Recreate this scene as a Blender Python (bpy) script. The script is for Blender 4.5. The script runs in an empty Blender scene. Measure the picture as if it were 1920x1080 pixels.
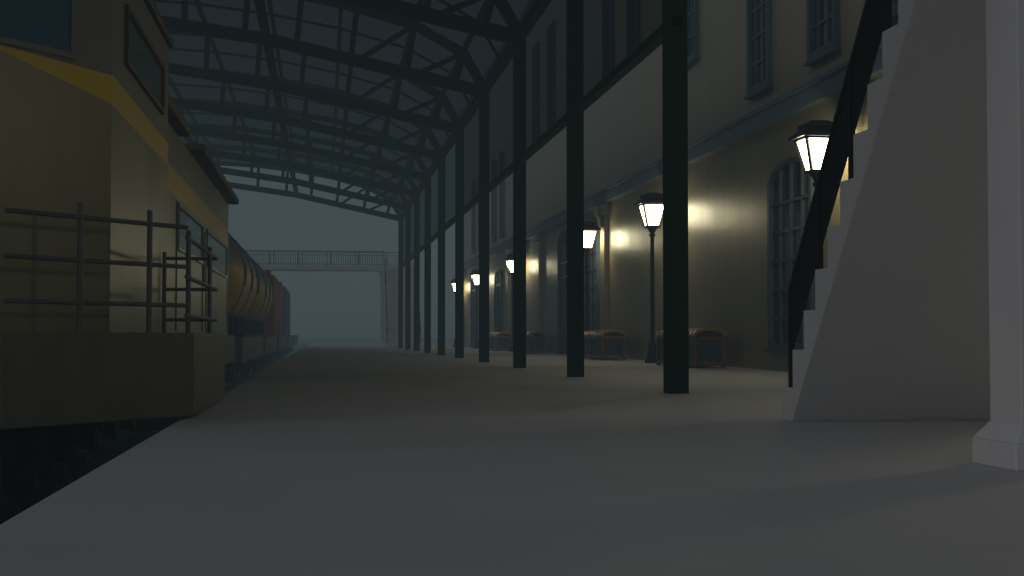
import bpy, math, random
from mathutils import Vector
random.seed(4)
K = 0.65   # design unit (eye height) -> metres
S = bpy.context.scene

# ------------------------------------------------------------------ materials
def mat(name, col, rough=0.6, metal=0.0, var=0.12, scale=3.0, bump=0.0, bscale=40.0, spec=0.5, streak=0.0):
    m = bpy.data.materials.new(name); m.use_nodes = True
    nt = m.node_tree; N = nt.nodes; L = nt.links
    b = N["Principled BSDF"]
    b.inputs["Roughness"].default_value = rough
    b.inputs["Metallic"].default_value = metal
    b.inputs["Specular IOR Level"].default_value = spec
    tc = N.new("ShaderNodeTexCoord")
    n = N.new("ShaderNodeTexNoise"); n.inputs["Scale"].default_value = scale
    n.inputs["Detail"].default_value = 6; n.inputs["Roughness"].default_value = 0.65
    L.new(tc.outputs["Object"], n.inputs["Vector"])
    r = N.new("ShaderNodeMapRange")
    r.inputs[1].default_value = 0.3; r.inputs[2].default_value = 0.7
    r.inputs[3].default_value = 1 - var; r.inputs[4].default_value = 1 + var
    L.new(n.outputs["Fac"], r.inputs[0])
    fac = r.outputs[0]
    if streak > 0:   # vertical rain / dirt streaks
        mp = N.new("ShaderNodeMapping"); mp.inputs["Scale"].default_value = (2.2, 2.2, 0.12)
        L.new(tc.outputs["Object"], mp.inputs["Vector"])
        n3 = N.new("ShaderNodeTexNoise"); n3.inputs["Scale"].default_value = 1.6; n3.inputs["Detail"].default_value = 5
        L.new(mp.outputs[0], n3.inputs["Vector"])
        r3 = N.new("ShaderNodeMapRange"); r3.inputs[1].default_value = 0.35; r3.inputs[2].default_value = 0.62
        r3.inputs[3].default_value = 1 - streak; r3.inputs[4].default_value = 1.0
        L.new(n3.outputs["Fac"], r3.inputs[0])
        mu = N.new("ShaderNodeMath"); mu.operation = 'MULTIPLY'
        L.new(fac, mu.inputs[0]); L.new(r3.outputs[0], mu.inputs[1]); fac = mu.outputs[0]
    mx = N.new("ShaderNodeVectorMath"); mx.operation = 'SCALE'
    mx.inputs[0].default_value = col
    L.new(fac, mx.inputs["Scale"])
    L.new(mx.outputs[0], b.inputs["Base Color"])
    r2 = N.new("ShaderNodeMapRange")
    r2.inputs[1].default_value = 0.3; r2.inputs[2].default_value = 0.7
    r2.inputs[3].default_value = max(0.05, rough - 0.05); r2.inputs[4].default_value = min(1, rough + 0.05)
    L.new(n.outputs["Fac"], r2.inputs[0]); L.new(r2.outputs[0], b.inputs["Roughness"])
    if bump > 0:
        n2 = N.new("ShaderNodeTexNoise"); n2.inputs["Scale"].default_value = bscale
        n2.inputs["Detail"].default_value = 4
        L.new(tc.outputs["Object"], n2.inputs["Vector"])
        bp = N.new("ShaderNodeBump"); bp.inputs["Strength"].default_value = bump
        bp.inputs["Distance"].default_value = 0.01
        L.new(n2.outputs["Fac"], bp.inputs["Height"]); L.new(bp.outputs[0], b.inputs["Normal"])
    return m

M_floor = mat("platform_concrete", (0.53, 0.52, 0.53), 0.75, var=0.05, scale=0.5, bump=0.25, bscale=9)
M_white = mat("white_concrete", (0.66, 0.65, 0.66), 0.8, var=0.04, scale=1.5, bump=0.2, bscale=25)
M_wall = mat("beige_plaster", (0.34, 0.285, 0.175), 0.40, var=0.09, scale=0.8, bump=0.22, bscale=30, spec=0.9, streak=0.10)
M_band = mat("blue_grey_stone", (0.14, 0.20, 0.26), 0.7, var=0.12, scale=3, bump=0.3)
M_frame = mat("window_frame_paint", (0.07, 0.105, 0.15), 0.5, var=0.15, scale=4)
M_wglass = mat("window_glass", (0.02, 0.038, 0.055), 0.12, var=0.2, scale=1)
M_green = mat("dark_green_iron", (0.003, 0.020, 0.004), 0.7, var=0.2, scale=4, bump=0.15, spec=0.1)
M_iron = mat("black_iron", (0.015, 0.015, 0.017), 0.5, metal=0.3, var=0.2, scale=5)
M_rail = mat("grey_handrail", (0.12, 0.12, 0.13), 0.45, metal=0.3, var=0.15, scale=5)
M_cream = mat("cream_loco_paint", (0.27, 0.255, 0.155), 0.34, var=0.08, scale=1.0, streak=0.08)
M_yel = mat("yellow_loco_paint", (0.66, 0.44, 0.02), 0.4, var=0.08, scale=2)
M_grey = mat("grey_loco_paint", (0.19, 0.195, 0.175), 0.5, var=0.08, scale=2)
M_roofb = mat("brown_roof", (0.11, 0.085, 0.06), 0.6, var=0.15, scale=3)
M_skirt = mat("olive_frame_paint", (0.13, 0.13, 0.10), 0.5, var=0.10, scale=2, streak=0.08)
M_cabg = mat("cab_glass", (0.12, 0.19, 0.17), 0.15, var=0.1, scale=1)
M_cabb = mat("cab_blue_glass", (0.04, 0.13, 0.22), 0.15, var=0.1, scale=1)
M_tank = mat("tank_grey", (0.26, 0.27, 0.27), 0.45, var=0.12, scale=2, streak=0.2)
M_tyel = mat("tank_yellow", (0.50, 0.34, 0.03), 0.45, var=0.12, scale=2)
M_red = mat("container_red", (0.50, 0.03, 0.025), 0.5, var=0.12, scale=2)
M_blue = mat("container_blue", (0.05, 0.16, 0.32), 0.5, var=0.12, scale=2)
M_bogie = mat("dark_steel", (0.02, 0.02, 0.02), 0.6, metal=0.4, var=0.2, scale=6)
M_wood = mat("sleeper_wood", (0.11, 0.10, 0.09), 0.85, var=0.25, scale=5, bump=0.4)
M_ballast = mat("ballast", (0.055, 0.05, 0.05), 0.95, var=0.5, scale=14, bump=1.0, bscale=22)
M_steel = mat("rail_steel", (0.16, 0.15, 0.14), 0.35, metal=0.8, var=0.1)
M_bench = mat("varnished_wood", (0.17, 0.085, 0.035), 0.30, var=0.3, scale=7)
M_slat = mat("bench_slats_lit", (0.46, 0.25, 0.10), 0.28, var=0.3, scale=7)  # bench wood lightened; lamplight on the tops is in the colour
M_dark = mat("dark_panel", (0.03, 0.036, 0.052), 0.4, var=0.1)

def emis(name, col, s):
    m = bpy.data.materials.new(name); m.use_nodes = True
    N = m.node_tree.nodes; N.clear()
    e = N.new("ShaderNodeEmission"); e.inputs[0].default_value = (*col, 1); e.inputs[1].default_value = s
    o = N.new("ShaderNodeOutputMaterial"); m.node_tree.links.new(e.outputs[0], o.inputs[0])
    return m
M_lamp = emis("lit_lamp_glass", (1.0, 0.89, 0.56), 24.0)

def glassmat(name, tint, gl):
    m = bpy.data.materials.new(name); m.use_nodes = True
    nt = m.node_tree; N = nt.nodes; L = nt.links; N.clear()
    t = N.new("ShaderNodeBsdfTransparent"); t.inputs[0].default_value = (*tint, 1)
    g = N.new("ShaderNodeBsdfDiffuse"); g.inputs[0].default_value = (0.05, 0.06, 0.06, 1)
    mx = N.new("ShaderNodeMixShader"); mx.inputs[0].default_value = gl
    o = N.new("ShaderNodeOutputMaterial")
    L.new(t.outputs[0], mx.inputs[1]); L.new(g.outputs[0], mx.inputs[2]); L.new(mx.outputs[0], o.inputs[0])
    return m
M_roofglass = glassmat("smoked_roof_glass", (0.15, 0.16, 0.165), 0.10)
M_sideglass = glassmat("smoked_side_glass", (0.28, 0.30, 0.30), 0.10)

# ------------------------------------------------------------------ mesh builder
def empty(name, loc=(0, 0, 0)):
    e = bpy.data.objects.new(name, None); e.location = Vector(loc) * K
    e.empty_display_size = 0.3
    S.collection.objects.link(e); return e

class MB:
    def __init__(s): s.v = []; s.f = []; s.m = []; s.mats = []
    def mi(s, m):
        if m not in s.mats: s.mats.append(m)
        return s.mats.index(m)
    def add(s, vs, fs, m):
        o = len(s.v); s.v += [tuple(v) for v in vs]; i = s.mi(m)
        for f in fs: s.f.append([o + j for j in f]); s.m.append(i)
    def box(s, x0, x1, y0, y1, z0, z1, m):
        if x0 > x1: x0, x1 = x1, x0
        if y0 > y1: y0, y1 = y1, y0
        if z0 > z1: z0, z1 = z1, z0
        s.add([(x0,y0,z0),(x1,y0,z0),(x1,y1,z0),(x0,y1,z0),(x0,y0,z1),(x1,y0,z1),(x1,y1,z1),(x0,y1,z1)],
              [(0,3,2,1),(4,5,6,7),(0,1,5,4),(1,2,6,5),(2,3,7,6),(3,0,4,7)], m)
    def beam(s, p, q, w, h, m):
        p = Vector(p); q = Vector(q); d = (q - p).normalized()
        up = Vector((0, 0, 1))
        if abs(d.z) > 0.99: up = Vector((0, 1, 0))
        a = d.cross(up).normalized() * w / 2; b = a.cross(d).normalized() * h / 2
        vs = [p-a-b, p+a-b, p+a+b, p-a+b, q-a-b, q+a-b, q+a+b, q-a+b]
        s.add(vs, [(0,1,2,3),(7,6,5,4),(0,4,5,1),(1,5,6,2),(2,6,7,3),(3,7,4,0)], m)
    def cyl(s, p, q, r, m, n=10, r2=None, ph=0.0):
        if r2 is None: r2 = r
        p = Vector(p); q = Vector(q); d = (q - p).normalized()
        up = Vector((0, 0, 1)) if abs(d.z) < 0.99 else Vector((0, 1, 0))
        a = d.cross(up).normalized(); b = a.cross(d).normalized()
        A = []; Bq = []
        for i in range(n):
            t = 2*math.pi*(i+ph)/n; c = a*math.cos(t) + b*math.sin(t)
            A.append(p + c*r); Bq.append(q + c*r2)
        fs = [(i, (i+1) % n, n+(i+1) % n, n+i) for i in range(n)]
        fs.append(tuple(range(n-1, -1, -1))); fs.append(tuple(range(n, 2*n)))
        s.add(A+Bq, fs, m)
    def prism(s, poly, z0, z1, m):
        n = len(poly)
        vs = [(x, y, z0) for x, y in poly] + [(x, y, z1) for x, y in poly]
        fs = [(i, (i+1) % n, n+(i+1) % n, n+i) for i in range(n)]
        fs += [tuple(range(n-1, -1, -1)), tuple(range(n, 2*n))]
        s.add(vs, fs, m)
    def xprism(s, poly, x0, x1, m):   # poly in (y,z), extruded along x
        n = len(poly)
        vs = [(x0, y, z) for y, z in poly] + [(x1, y, z) for y, z in poly]
        fs = [(i, (i+1) % n, n+(i+1) % n, n+i) for i in range(n)]
        fs += [tuple(range(n-1, -1, -1)), tuple(range(n, 2*n))]
        s.add(vs, fs, m)
    def frustum(s, cx, cy, z0, hx0, hy0, z1, hx1, hy1, m):
        vs = [(cx-hx0,cy-hy0,z0),(cx+hx0,cy-hy0,z0),(cx+hx0,cy+hy0,z0),(cx-hx0,cy+hy0,z0),
              (cx-hx1,cy-hy1,z1),(cx+hx1,cy-hy1,z1),(cx+hx1,cy+hy1,z1),(cx-hx1,cy+hy1,z1)]
        s.add(vs, [(0,3,2,1),(4,5,6,7),(0,1,5,4),(1,2,6,5),(2,3,7,6),(3,0,4,7)], m)
    def done(s, name, parent=None, bevel=0.0, smooth=False, off=(0,0,0)):
        me = bpy.data.meshes.new(name)
        me.from_pydata([((x+off[0])*K, (y+off[1])*K, (z+off[2])*K) for x, y, z in s.v], [], s.f)
        for m in s.mats: me.materials.append(m)
        for p, i in zip(me.polygons, s.m): p.material_index = i
        import bmesh
        bm = bmesh.new(); bm.from_mesh(me); bmesh.ops.recalc_face_normals(bm, faces=bm.faces[:]); bm.to_mesh(me); bm.free()
        if smooth:
            for p in me.polygons: p.use_smooth = True
        ob = bpy.data.objects.new(name, me); S.collection.objects.link(ob)
        if parent: ob.parent = parent
        if bevel > 0:
            b = ob.modifiers.new("bevel", 'BEVEL'); b.width = bevel*K; b.segments = 2
            b.limit_method = 'ANGLE'; b.angle_limit = math.radians(40)
        return ob

# ------------------------------------------------------------------ ground + platform
g = MB(); g.add([(-1500,-1500,-1.34),(1500,-1500,-1.34),(1500,1500,-1.34),(-1500,1500,-1.34)], [(0,1,2,3)], M_ballast)
g.done("ground")
p = MB()
p.box(-1.72, 40, -20, 260, -1.30, 0.0, M_floor)
plat = p.done("platform", bevel=0.03)

def track(name, xc):
    e = empty(name)
    t = MB()
    for s in (-1.1, 1.1):
        t.box(xc+s-0.05, xc+s+0.05, -20, 260, -1.16, -0.98, M_steel)
        t.box(xc+s-0.11, xc+s+0.11, -20, 260, -1.18, -1.155, M_steel)
    t.done("rails", e)
    t = MB(); y = -18
    while y < 250:
        j = random.uniform(-0.05, 0.05)
        t.box(xc-1.9+j, xc+1.9+j, y, y+0.38, -1.32, -1.19, M_wood); y += 0.8
    t.done("sleepers", e)
XC = -4.8
track("railway_track", XC)
track("railway_track.001", -12.0)

# ------------------------------------------------------------------ train shed
shed = empty("train_shed")
X0, X1 = 6.10, -22.7
YS = [24.1 + 10.02*k for k in range(10)]
W = 0.37
c = MB()
for y in YS:
    for x in (X0, X1):
        c.box(x-W/2, x+W/2, y, y+W, 0.0 if x > 0 else -1.3, 10.5, M_green)
c.done("columns", shed, bevel=0.015)
low = [(6.1,10.43),(-2.2,12.25),(-8.3,13.1),(-14.4,12.25),(-22.7,10.43)]
upp = [(6.1,10.55),(5.3,11.9),(3.4,12.95),(0.6,13.7),(-2.2,14.2),(-5.2,14.55),(-8.3,14.7),(-11.4,14.55),(-14.4,14.2),(-17.2,13.7),(-20.0,12.95),(-21.9,11.9),(-22.7,10.55)]
def zat(pl, x):
    for (a, za), (b, zb) in zip(pl, pl[1:]):
        if b <= x <= a: return za + (zb-za)*(a-x)/(a-b)
    return pl[-1][1]
t = MB()
for y in YS:
    yc = y + W/2
    for (a, za), (b, zb) in zip(low, low[1:]): t.beam((a, yc, za), (b, yc, zb), 0.28, 0.44, M_green)
    for (a, za), (b, zb) in zip(upp, upp[1:]): t.beam((a, yc, za), (b, yc, zb), 0.26, 0.34, M_green)
    xs = [5.3, 3.4, 1.2, -0.9, -2.9, -5.2, -8.3]
    xs = xs + [-16.6 - x for x in xs[:-1]]
    for x in xs:
        tl = 0.06*(x+8.3)
        t.beam((x-tl*0.4, yc, zat(low, x-tl*0.4)), (x, yc, zat(upp, x)), 0.22, 0.22, M_green)
    for a, b in ((3.4, 5.3), (1.2, 3.4), (-20.0, -21.9), (-17.8, -20.0)):
        t.beam((a, yc, zat(low, a)), (b, yc, zat(upp, b)), 0.18, 0.18, M_green)
t.done("trusses", shed)
t = MB()
ya, yb = YS[0], YS[-1] + W
for x in (6.1, 5.3, 3.4, 0.6, -2.2, -5.2, -8.3, -11.4, -14.4, -17.2, -20.0, -21.9, -22.7):
    t.beam((x, ya, zat(upp, x)+0.1), (x, yb, zat(upp, x)+0.1), 0.16, 0.18, M_green)
for x in (-2.2, -14.4, -8.3):
    t.beam((x, ya, zat(low, x)), (x, yb, zat(low, x)), 0.30, 0.30, M_green)
for x in (X0, X1):
    t.box(x-0.12, x+0.12, ya, yb, 10.3, 10.52, M_green)
    t.box(x-0.10, x+0.10, ya, yb, 6.42, 6.60, M_green)
for k in range(9):
    for j in (1,):
        y = YS[k] + 10.02*j/2
        for (a, za), (b, zb) in zip(upp, upp[1:]): t.beam((a, y, za+0.08), (b, y, zb+0.08), 0.08, 0.10, M_green)
t.done("purlins", shed)
t = MB()
for (a, za), (b, zb) in zip(upp, upp[1:]):
    t.add([(a, ya, za+0.22), (b, ya, zb+0.22), (b, yb, zb+0.22), (a, yb, za+0.22)], [(0,1,2,3)], M_roofglass)
t.add([(X0, ya, 6.6), (X0, yb, 6.6), (X0, yb, 10.3), (X0, ya, 10.3)], [(0,1,2,3)], M_sideglass)
t.done("roof_glazing", shed)

# ------------------------------------------------------------------ station building
bld = empty("station_building")
WX = 13.0
w = MB(); w.box(WX, 24, 2, 133, 0.0, 21.5, M_wall)
w.done("walls", bld)
w = MB()
w.box(WX-0.28, WX+0.1, 1.8, 133.2, 7.15, 7.62, M_band)
w.box(WX-0.36, WX+0.1, 1.7, 133.3, 7.62, 7.72, M_band)
w.box(WX-0.4, WX+0.1, 1.7, 133.3, 21.3, 21.9, M_band)
w.done("cornice", bld)
w = MB()
for y in (64.3, 84.5, 99.0, 131.5):
    w.box(WX-0.22, WX+0.1, y, y+0.9, 0, 7.15, M_wall)
    w.box(WX-0.32, WX+0.1, y-0.1, y+1.0, 6.6, 7.1, M_wall)
w.done("pilasters", bld)
def window(yc, wd, z0, zs, rise, door=False, name="window"):
    b = MB(); h = wd/2
    def arch(hw, zb, zsp, rs, n=14):
        pts = [(yc-hw, zb), (yc+hw, zb)]
        for i in range(n+1):
            a = math.pi*i/n
            pts.append((yc+hw*math.cos(a), zsp+rs*math.sin(a)))
        return pts
    if rise > 0:
        outer = arch(h, z0, zs, rise); inner = arch(h-0.2, z0+(0.0 if door else 0.2), zs, rise-0.15)
    else:
        outer = [(yc-h, z0), (yc+h, z0), (yc+h, zs), (yc-h, zs)]; inner = [(yc-h+.16, z0+.16), (yc+h-.16, z0+.16), (yc+h-.16, zs-.16), (yc-h+.16, zs-.16)]
    n = len(outer)
    xo, xi = WX-0.16, WX+0.05
    vs = [(xo, y, z) for y, z in outer] + [(xo, y, z) for y, z in inner] + [(xi, y, z) for y, z in outer] + [(WX-0.02, y, z) for y, z in inner]
    fs = []
    for i in range(n):
        j = (i+1) % n
        fs.append((i, j, n+j, n+i)); fs.append((i, 2*n+i, 2*n+j, j)); fs.append((n+i, n+j, 3*n+j, 3*n+i))
    b.add(vs, fs, M_frame)
    b.add([(WX-0.02, y, z) for y, z in inner], [tuple(range(n))], M_wglass)
    nv = 4 if wd > 3 else 3
    for i in range(1, nv):
        y = yc - h + wd*i/nv
        top = zs + (rise*math.sqrt(max(0, 1-((y-yc)/h)**2)) if rise > 0 else 0) - 0.1
        b.box(WX-0.10, WX-0.021, y-0.05, y+0.05, z0+0.05, top, M_frame)
    z = z0 + 0.9
    while z < zs + 0.2:
        b.box(WX-0.09, WX-0.022, yc-h+0.1, yc+h-0.1, z-0.04, z+0.04, M_frame); z += 0.82
    if not door:
        b.box(WX-0.22, WX+0.02, yc-h-0.06, yc+h+0.06, z0-0.10, z0-0.002, M_frame)
    b.done(name, bld)
window(38.3, 3.8, 0.61, 5.3, 0.68)
window(20.0, 3.8, 0.61, 5.3, 0.68)
window(76.1, 3.8, 0.0, 5.8, 1.0, True, "door")
window(68.4, 3.8, 0.0, 5.8, 1.0, True, "door")
window(105.6, 3.8, 0.61, 5.3, 0.68)
window(123.2, 4.2, 0.0, 5.8, 1.0, True, "door")
for y in (30.6, 35.6, 41.1, 25.0, 103.4, 108.3, 118.4, 123.4):
    window(y, 2.1, 8.35, 14.0, 0.6)
window(49.3, 2.1, 10.8, 16.6, 0.0)
for y in (58.6, 64.0, 80.5, 86.5, 94.5):
    window(y, 2.1, 12.9, 19.0, 0.0)

# ------------------------------------------------------------------ footbridges
def footbridge(name, yc, sgn):
    """column line at yc, stair descends in direction sgn along y"""
    e = empty(name)
    st = MB()
    ys = lambda d: yc + sgn*d
    prof = [(ys(6.15), 0.0)]
    z = 0.39; d = 6.15
    for k in range(16):
        prof.append((ys(d), z)); prof.append((ys(d-0.395), z)); d -= 0.395
        z += 0.45 if k < 15 else 0
    top = z
    slope = 0.45/0.395
    dd = d
    zs = (5.80 - dd)*slope
    prof.append((ys(dd), zs)); prof.append((ys(5.80), 0.0))
    st.xprism(prof, 5.43, 8.5, M_white)
    st.done("stairs", e, bevel=0.012)
    dk = MB()
    dk.box(-21, 8.5, ys(dd), ys(dd-1.9), 7.0, 7.44, M_white)
    dk.done("deck", e, bevel=0.02)
    cl = MB()
    for x in (5.43, 8.2, -20.5):
        zb = 0.0 if x > -1.7 else -1.3
        for yy in (0.0, -1.5):
            if x == 8.2 and yy == 0.0: continue
            if x == 5.43 and yy < 0 and sgn > 0: continue
            y = ys(yy)
            cl.box(x-0.36, x+0.36, y-0.36, y+0.36, zb, zb+0.20, M_white)
            cl.frustum(x, y, zb+0.2, 0.36, 0.36, zb+0.34, 0.26, 0.26, M_white)
            cl.box(x-0.258, x+0.258, y-0.258, y+0.258, zb+0.33, 6.7, M_white)
            cl.box(x-0.36, x+0.36, y-0.36, y+0.36, 6.7, 6.996, M_white)
    cl.done("columns", e, bevel=0.012)
    r = MB()
    for yy in (0.0, -1.8):
        y = ys(dd + (-0.08 if yy == 0 else -1.8))
        xa, xb = -20.9, (5.45 if yy == 0 else 8.4)
        r.beam((xa, y, 8.78), (xb, y, 8.78), 0.06, 0.06, M_rail)
        r.beam((xa, y, 8.5), (xb, y, 8.5), 0.035, 0.035, M_rail)
        r.beam((xa, y, 7.6), (xb, y, 7.6), 0.035, 0.035, M_rail)
        x = xa
        while x < xb:
            r.box(x-0.015, x+0.015, y-0.015, y+0.015, 7.6, 8.5, M_rail); x += 0.22
        x = xb
        while x > xa:
            r.box(x-0.04, x+0.04, y-0.04, y+0.04, 7.44, 8.78, M_rail); x -= 2.6
    for x in (5.52, 8.42):
        zt = lambda d: 0.39 + (6.15 - d)*slope
        a, b = 6.05, 0.3
        for hh, th in ((1.06, 0.055), (0.92, 0.03), (0.32, 0.03)):
            r.beam((x, ys(a), zt(a)+hh), (x, ys(b), zt(b)+hh), th, th, M_iron)
        dpos = a
        while dpos > b:
            r.box(x-0.03, x+0.03, ys(dpos)-0.03, ys(dpos)+0.03, zt(dpos)-0.35, zt(dpos)+1.05, M_iron); dpos -= 1.0
        dpos = a
        while dpos > b:
            r.box(x-0.009, x+0.009, ys(dpos)-0.009, ys(dpos)+0.009, zt(dpos)+0.32, zt(dpos)+0.92, M_iron); dpos -= 0.062
    r.done("railings", e)
footbridge("footbridge", 10.32, 1)
footbridge("footbridge.001", 131.0, -1)

# ------------------------------------------------------------------ street lamps
def lamp(name, x, y):
    e = empty(name, (x, y, 0))
    b = MB()
    b.cyl((0,0,0), (0,0,0.12), 0.30, M_iron, 12)
    b.cyl((0,0,0.12), (0,0,0.62), 0.24, M_iron, 12, 0.15)
    b.cyl((0,0,0.62), (0,0,0.80), 0.17, M_iron, 12, 0.09)
    b.cyl((0,0,0.80), (0,0,4.75), 0.085, M_iron, 12, 0.075)
    b.cyl((0,0,4.70), (0,0,4.80), 0.12, M_iron, 12)
    b.done("post", e, smooth=False)
    b = MB()
    b.cyl((0,0,4.80), (0,0,5.06), 0.07, M_iron, 8, 0.22, 0.5)
    b.box(-0.25, 0.25, -0.25, 0.25, 5.02, 5.10, M_iron)
    z0, z1, h0, h1 = 5.10, 5.86, 0.23, 0.42
    for sx in (-1, 1):
        for sy in (-1, 1):
            b.beam((sx*h0, sy*h0, z0-0.02), (sx*h1, sy*h1, z1+0.02), 0.075, 0.075, M_iron)
    for s in (-1, 1):
        b.box(-h1, h1, s*h1-0.03, s*h1+0.03, z1-0.02, z1+0.04, M_iron)
        b.box(s*h1-0.03, s*h1+0.03, -h1, h1, z1-0.02, z1+0.04, M_iron)
    b.frustum(0, 0, z1+0.03, 0.56, 0.56, z1+0.11, 0.56, 0.56, M_iron)
    b.frustum(0, 0, z1+0.11, 0.54, 0.54, z1+0.30, 0.34, 0.34, M_iron)
    b.box(-0.38, 0.38, -0.38, 0.38, z1+0.30, z1+0.38, M_iron)
    b.frustum(0, 0, z1+0.38, 0.36, 0.36, z1+0.46, 0.20, 0.20, M_iron)
    b.done("lantern_frame", e)
    b = MB(); b.frustum(0, 0, z0+0.01, h0-0.02, h0-0.02, z1, h1-0.02, h1-0.02, M_lamp)
    b.done("lantern_glass", e)
for i, y in enumerate((33.8, 51.7, 65.0, 91.0, 113.0, 131.0, 15.5)):
    lamp("street_lamp" if i == 0 else "street_lamp.%03d" % i, 12.1, y)

# ------------------------------------------------------------------ benches
def bench(name, y):
    e = empty(name, (11.4, y, 0))
    Wd, Ln = 1.05, 5.0
    b = MB()
    for yy in (0, Ln/2-0.07, Ln-0.14):
        for xx in (0, Wd-0.14):
            b.box(xx, xx+0.14, yy, yy+0.14, 0, 0.95, M_bench)
        b.box(0.14, Wd-0.14, yy+0.01, yy+0.13, 0.06, 0.20, M_bench)
        b.box(0.14, Wd-0.14, yy+0.01, yy+0.13, 0.86, 0.99, M_bench)
    for xx in (0.0, Wd-0.12):
        b.box(xx, xx+0.12, 0.02, Ln-0.02, 0.90, 1.02, M_bench)
        b.box(xx, xx+0.12, 0.14, Ln-0.14, 0.06, 0.18, M_bench)
    b.done("frame", e, bevel=0.03)
    b = MB()
    b.box(0.06, Wd-0.06, 0.05, Ln-0.05, 0.08, 0.92, M_dark)
    b.done("panels", e)
    b = MB()
    n = 9
    for i in range(n):
        u = -1 + 2*i/(n-1)
        x = Wd/2 + u*(Wd/2-0.03); z = 1.04 + 0.15*math.sqrt(max(0, 1-u*u))
        b.cyl((x, -0.03, z), (x, Ln+0.03, z), 0.052, M_slat, 8)
    for k in range(13):
        yy = Ln*k/12
        pts = [(Wd/2+u*(Wd/2-0.02), yy, 1.06+0.17*math.sqrt(max(0, 1-u*u))) for u in (-1, -.8, -.4, 0, .4, .8, 1)]
        for a, c2 in zip(pts, pts[1:]): b.beam(a, c2, 0.14, 0.07, M_slat)
    b.done("slats", e, smooth=False)
for i, y in enumerate((43.2, 58.0, 79.6, 94.3)):
    bench("wooden_bench" if i == 0 else "wooden_bench.%03d" % i, y)

# ------------------------------------------------------------------ locomotive
loco = empty("diesel_locomotive", (0, 0, 0))
sk = MB()
def plan(xs, y1, xf, yf, yend):
    return [(xs, yend), (xs, y1), (xf, yf), (2*XC-xf, yf), (2*XC-xs, y1), (2*XC-xs, yend)]
sk.prism(plan(-1.56, 17.6, -3.3, 15.3, 23.1), 0.03, 1.04, M_skirt)
sk.box(-2.75, 2*XC+2.75, 23.14, 45.2, 0.2, 1.02, M_skirt)
sk.done("frame_skirt", loco, bevel=0.02)

cb = MB()
ZT = 5.65
cs = [(-2.5, 23.3), (-2.5, 17.2), (-3.6, 15.75)]
def wq(p, q, zp0, zp1, zq0, zq1, m):
    cb.add([(p[0], p[1], zp0), (q[0], q[1], zq0), (q[0], q[1], zq1), (p[0], p[1], zp1)], [(0,1,2,3)], m)
for s in (1, -1):
    f = (lambda p: p) if s == 1 else (lambda p: (2*XC-p[0], p[1]))
    a, b_, c_ = [f(p) for p in cs]
    wq(a, b_, 1.0, 3.74, 1.0, 3.74, M_cream); wq(a, b_, 3.74, 4.10, 3.74, 4.10, M_yel); wq(a, b_, 4.10, ZT, 4.10, ZT, M_grey)
    wq(b_, c_, 1.0, 3.74, 1.0, 4.14, M_cream); wq(b_, c_, 3.74, 4.08, 4.14, 4.16, M_yel); wq(b_, c_, 4.08, ZT, 4.16, ZT, M_grey)
c1 = cs[2]; c2 = (2*XC-c1[0], c1[1])
wq(c1, c2, 1.0, 4.15, 1.0, 4.15, M_cream); wq(c1, c2, 4.15, ZT, 4.15, ZT, M_grey)
wq(cs[0], (2*XC-cs[0][0], 23.3), 1.0, ZT, 1.0, ZT, M_grey)
cb.done("cab", loco)
rf = MB()
rf.prism(plan(-2.42, 17.15, -3.58, 15.65, 23.4), ZT, ZT+0.14, M_roofb)
rf.box(-2.7, 2*XC+2.7, 23.3, 29.5, 5.06, 5.26, M_roofb)
rf.box(-2.62, 2*XC+2.62, 31.8, 44.6, 5.06, 5.24, M_roofb)
rf.box(-3.2, 2*XC+3.2, 29.5, 31.8, 5.04, 5.16, M_roofb)
rf.cyl((XC, 27, 5.2), (XC, 27, 5.9), 0.4, M_roofb, 14)
rf.cyl((XC, 38, 5.2), (XC, 38, 5.6), 0.9, M_roofb, 18)
rf.done("roof", loco, bevel=0.04)
hd = MB()
BX = -2.94
hd.box(BX, 2*XC-BX, 23.31, 44.6, 1.02, 3.78, M_cream)
hd.box(BX, 2*XC-BX, 23.31, 44.6, 3.78, 4.28, M_yel)
hd.box(BX, 2*XC-BX, 23.31, 44.6, 4.28, 5.05, M_cream)
hd.done("engine_hood", loco)
wn = MB()
def sidewin(x, y0, y1, z0, z1, m, fr=M_grey, t=0.07):
    wn.box(x-0.02, x+0.015, y0, y1, z0, z1, m)
    wn.box(x-0.02, x+0.05, y0-t, y0, z0-t, z1+t, fr); wn.box(x-0.02, x+0.05, y1, y1+t, z0-t, z1+t, fr)
    wn.box(x-0.02, x+0.05, y0, y1, z1, z1+t, fr); wn.box(x-0.02, x+0.05, y0, y1, z0-t, z0, fr)
sidewin(-2.5, 18.3, 22.3, 4.48, 5.10, M_cabg, M_roofb)
sidewin(BX, 29.3, 35.0, 2.80, 3.62, M_cabg, M_cream)
sidewin(BX, 36.4, 43.6, 2.80, 3.62, M_cabg, M_cream)
wn.box(BX, BX+0.04, 35.35, 36.1, 2.3, 3.55, M_roofb)
for y in (26.0, 29.0, 35.2, 36.25, 44.0):
    wn.box(BX, BX+0.025, y, y+0.05, 1.1, 3.7, M_skirt)
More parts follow.
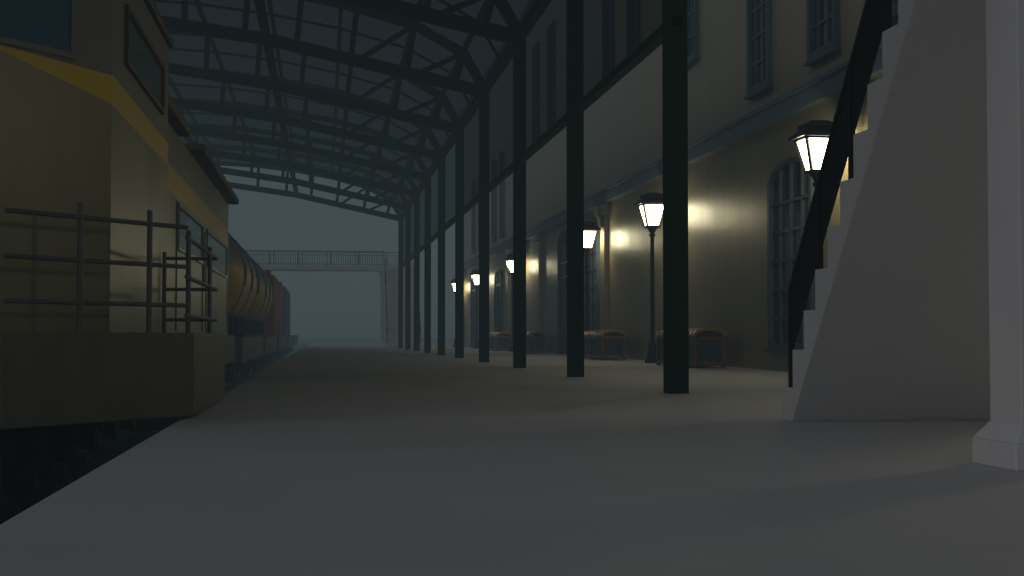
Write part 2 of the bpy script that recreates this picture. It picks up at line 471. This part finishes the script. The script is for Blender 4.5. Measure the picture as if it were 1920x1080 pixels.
for s in (1, -1):
    def pt(k, off):
        p0 = Vector((-2.5, 17.2)); p1 = Vector((-3.6, 15.75)); d = (p1-p0).normalized(); nrm = Vector((-d.y, d.x))
        if nrm.x < 0: nrm = -nrm
        q = p0 + d*k + nrm*off
        return (q.x, q.y) if s == 1 else (2*XC-q.x, q.y)
    def slab(k0, k1, z0, z1, off, m):
        P = [pt(k0, 0.0), pt(k1, 0.0), pt(k1, off), pt(k0, off)]
        wn.prism(P, z0, z1, m)
    slab(0.66, 1.70, 4.24, 5.45, 0.012, M_cabb)
    slab(0.59, 0.66, 4.17, 5.52, 0.035, M_grey); slab(0.66, 1.74, 5.45, 5.52, 0.035, M_grey); slab(0.66, 1.74, 4.17, 4.24, 0.03, M_grey)
wn.box(-3.75, 2*XC+3.75, 15.73, 15.76, 4.24, 5.45, M_cabb)
wn.box(XC-0.05, XC+0.05, 15.70, 15.77, 4.15, 5.5, M_grey)
wn.box(XC-0.5, XC+0.5, 15.70, 15.77, 1.1, 3.9, M_skirt)
for x in (XC-0.85, XC+0.85): wn.cyl((x, 15.66, 3.5), (x, 15.77, 3.5), 0.16, M_white, 14)
wn.done("windows", loco)
rl = MB()
for s in (1, -1):
    f = lambda x: x if s == 1 else 2*XC-x
    A = (-3.32, 15.42); B_ = (-1.66, 17.66); C = (-1.66, 22.5); D = (-2.48, 22.5)
    for z in (2.32, 1.84, 1.37):
        z2 = z - 0.12
        rl.cyl((f(A[0]), A[1], z), (f(B_[0]), B_[1], z), 0.028, M_rail)
        rl.cyl((f(B_[0]+0.0), B_[1], z2), (f(C[0]), C[1], z2), 0.028, M_rail)
        rl.cyl((f(C[0]), C[1], z2), (f(D[0]), D[1], z2), 0.028, M_rail)
    for x, y, h in ((-2.04, 17.15, 2.48), (-2.69, 16.27, 2.48), (-3.38, 15.34, 2.48), (-1.66, 17.9, 2.3), (-1.66, 21.2, 2.3), (-2.45, 22.5, 2.3)):
        rl.cyl((f(x), y, 1.04), (f(x), y, h), 0.032, M_rail)
rl.done("handrails", loco)
bg = MB()
def bogie(b, y0, xw=1.1):
    for yy in (y0, y0+2.0):
        for s in (-1, 1):
            b.cyl((XC+s*xw-0.1, yy, -0.36), (XC+s*xw+0.1, yy, -0.36), 0.62, M_bogie, 24)
            b.cyl((XC+s*(xw+0.5)-0.1, yy, -0.36), (XC+s*(xw+0.5)+0.1, yy, -0.36), 0.2, M_bogie, 12)
        b.cyl((XC-1.6, yy, -0.36), (XC+1.6, yy, -0.36), 0.09, M_bogie, 8)
    for s in (-1, 1):
        b.box(XC+s*1.5-0.1, XC+s*1.5+0.1, y0-0.8, y0+2.8, -0.35, 0.0, M_bogie)
        b.cyl((XC+s*1.5, y0+1, -0.3), (XC+s*1.5, y0+1, 0.2), 0.2, M_bogie, 10)
    b.box(XC-1.4, XC+1.4, y0+0.6, y0+1.4, -0.3, 0.25, M_bogie)
bogie(bg, 18.2); bogie(bg, 22.2); bogie(bg, 38.5); bogie(bg, 41.5)
bg.box(XC-1.9, XC+1.9, 27, 36, -0.75, 0.2, M_bogie)
bg.box(XC-0.2, XC+0.2, 14.7, 15.5, 0.15, 0.5, M_bogie)
bg.done("bogies", loco)

# ------------------------------------------------------------------ wagons
def bed(e, y0, y1):
    b = MB()
    b.box(-2.62, 2*XC+2.62, y0, y1, 0.15, 0.98, M_skirt)
    b.box(-2.55, 2*XC+2.55, y0+0.1, y1-0.1, 0.98, 1.06, M_bogie)
    b.box(XC-0.15, XC+0.15, y0-1.0, y1+1.0, 0.2, 0.5, M_bogie)
    bogie(b, y0+1.5); bogie(b, y1-3.8)
    b.done("underframe", e)
def tank(name, y0, y1):
    e = empty(name); bed(e, y0, y1)
    b = MB(); n = 32; R = 2.05; zc = 3.15
    prof = [(0.25, 0.25), (0.4, 0.55), (0.75, 0.82), (1.3, 0.95), (2.2, 1.0)]
    ym = (y0+y1)/2
    ysx = [(y0+a, R*r) for a, r in prof] + [(ym, R)] + [(y1-a, R*r) for a, r in reversed(prof)]
    rings = []
    for y, r in ysx:
        rings.append([(XC+r*math.cos(2*math.pi*(i+.5)/n), y, zc+r*math.sin(2*math.pi*(i+.5)/n)) for i in range(n)])
    i0 = len(b.v); b.v += [v for rg in rings for v in rg]
    for k in range(len(rings)-1):
        for i in range(n):
            j = (i+1) % n
            am = ((i+1)*360/n) % 360
            m = M_tyel if (am > 322 or am < 3 or 177 < am < 218) else M_tank
            b.f.append([i0+k*n+i, i0+k*n+j, i0+(k+1)*n+j, i0+(k+1)*n+i]); b.m.append(b.mi(m))
    b.f.append([i0+i for i in range(n)]); b.m.append(b.mi(M_tank))
    b.f.append([i0+(len(rings)-1)*n+i for i in range(n)]); b.m.append(b.mi(M_tank))
    b.done("tank", e, smooth=True)
    b = MB()
    b.cyl((XC, ym, zc+R-0.1), (XC, ym, zc+R+0.4), 0.5, M_tank, 14)
    for yy in (y0+3.2, ym, y1-3.2):
        pts = [(XC+(R+0.02)*math.cos(2*math.pi*i/n), yy, zc+(R+0.02)*math.sin(2*math.pi*i/n)) for i in range(n+1)]
        for a, q in zip(pts, pts[1:]): b.beam(a, q, 0.14, 0.04, M_grey)
    yy = y0+1.5
    while yy < y1-1:
        b.box(XC-1.6, XC+1.6, yy-0.12, yy+0.12, 1.06, 1.75, M_bogie); yy += 3.0
    b.done("saddles", e)
tank("tank_wagon", 47, 63); tank("tank_wagon.001", 65, 81)
def cont(name, y0, y1, m, zt):
    e = empty(name); bed(e, y0, y1)
    b = MB(); xa, xb = -2.9, 2*XC+2.9
    b.box(xa-0.06, xb+0.06, y0+0.36, y1-0.36, 1.08, zt-0.05, m)
    yy = y0+0.3
    while yy < y1-0.4:
        b.box(xa-0.07, xa, yy, yy+0.22, 1.1, zt, m); b.box(xb, xb+0.07, yy, yy+0.22, 1.1, zt, m); yy += 0.45
    b.box(xa-0.07, xb+0.07, y0+0.3, y0+0.45, 1.08, zt+0.02, m)
    x = xb+0.3
    while x < xa-0.2: b.box(x, x+0.15, y0+0.24, y0+0.30, 1.2, zt-0.1, m); x += 0.5
    b.cyl((XC+1.5, y0+1.2, zt-.1), (XC+1.5, y0+1.2, zt+0.35), 0.18, m, 10)
    b.done("container", e)
cont("container_wagon", 84, 104, M_red, 4.55)
cont("container_wagon.001", 107, 125, M_blue, 4.7)
e = empty("flat_wagon"); bed(e, 128, 146)

# ------------------------------------------------------------------ fog
fog = MB(); fog.box(-260, 260, -60, 620, -1.4, 90, M_floor)
fo = fog.done("fog")
fm = bpy.data.materials.new("glowing_mist"); fm.use_nodes = True
N = fm.node_tree.nodes; N.clear()
SIG = 0.0054
va = N.new("ShaderNodeVolumeAbsorption"); va.inputs["Color"].default_value = (0, 0, 0, 1); va.inputs["Density"].default_value = SIG
ve = N.new("ShaderNodeEmission"); ve.inputs[0].default_value = (0.044, 0.064, 0.072, 1); ve.inputs[1].default_value = SIG  # added glow, stands in for skylight scattered by the mist
ad = N.new("ShaderNodeAddShader")
oo = N.new("ShaderNodeOutputMaterial")
fm.node_tree.links.new(va.outputs[0], ad.inputs[0]); fm.node_tree.links.new(ve.outputs[0], ad.inputs[1])
fm.node_tree.links.new(ad.outputs[0], oo.inputs["Volume"])
fo.data.materials.clear(); fo.data.materials.append(fm)

# ------------------------------------------------------------------ sky + light
wd = bpy.data.worlds.new("World"); S.world = wd; wd.use_nodes = True
nt = wd.node_tree; N = nt.nodes; L = nt.links
bgN = N["Background"]
sky = N.new("ShaderNodeTexSky"); sky.sky_type = 'NISHITA'; sky.sun_disc = False
SE = math.radians(26)
dl = Vector((0.85, 0.40, -0.46)).normalized()      # direction the light travels
SR = math.atan2(-dl.x, -dl.y)
sky.sun_elevation = SE; sky.sun_rotation = SR
hs = N.new("ShaderNodeHueSaturation"); hs.inputs["Saturation"].default_value = 0.32
L.new(sky.outputs[0], hs.inputs["Color"]); L.new(hs.outputs[0], bgN.inputs[0])
bgN.inputs[1].default_value = 0.030
sd = bpy.data.lights.new("moonlight", 'SUN'); sd.energy = 0.23; sd.angle = math.radians(18); sd.color = (1, 0.94, 0.95)
so = bpy.data.objects.new("sun_light", sd); S.collection.objects.link(so)
so.rotation_euler = dl.to_track_quat('-Z', 'Y').to_euler()

# ------------------------------------------------------------------ camera
cd = bpy.data.cameras.new("camera"); cd.lens = 50; cd.sensor_width = 36; cd.clip_end = 3000; cd.clip_start = 0.05
co = bpy.data.objects.new("camera", cd); S.collection.objects.link(co)
co.location = (0, 0, 1.0*K)
co.rotation_euler = (math.radians(91.933), 0, math.radians(-7.53))
S.camera = co
S.view_settings.view_transform = 'Standard'; S.view_settings.look = 'None'; S.view_settings.exposure = 0
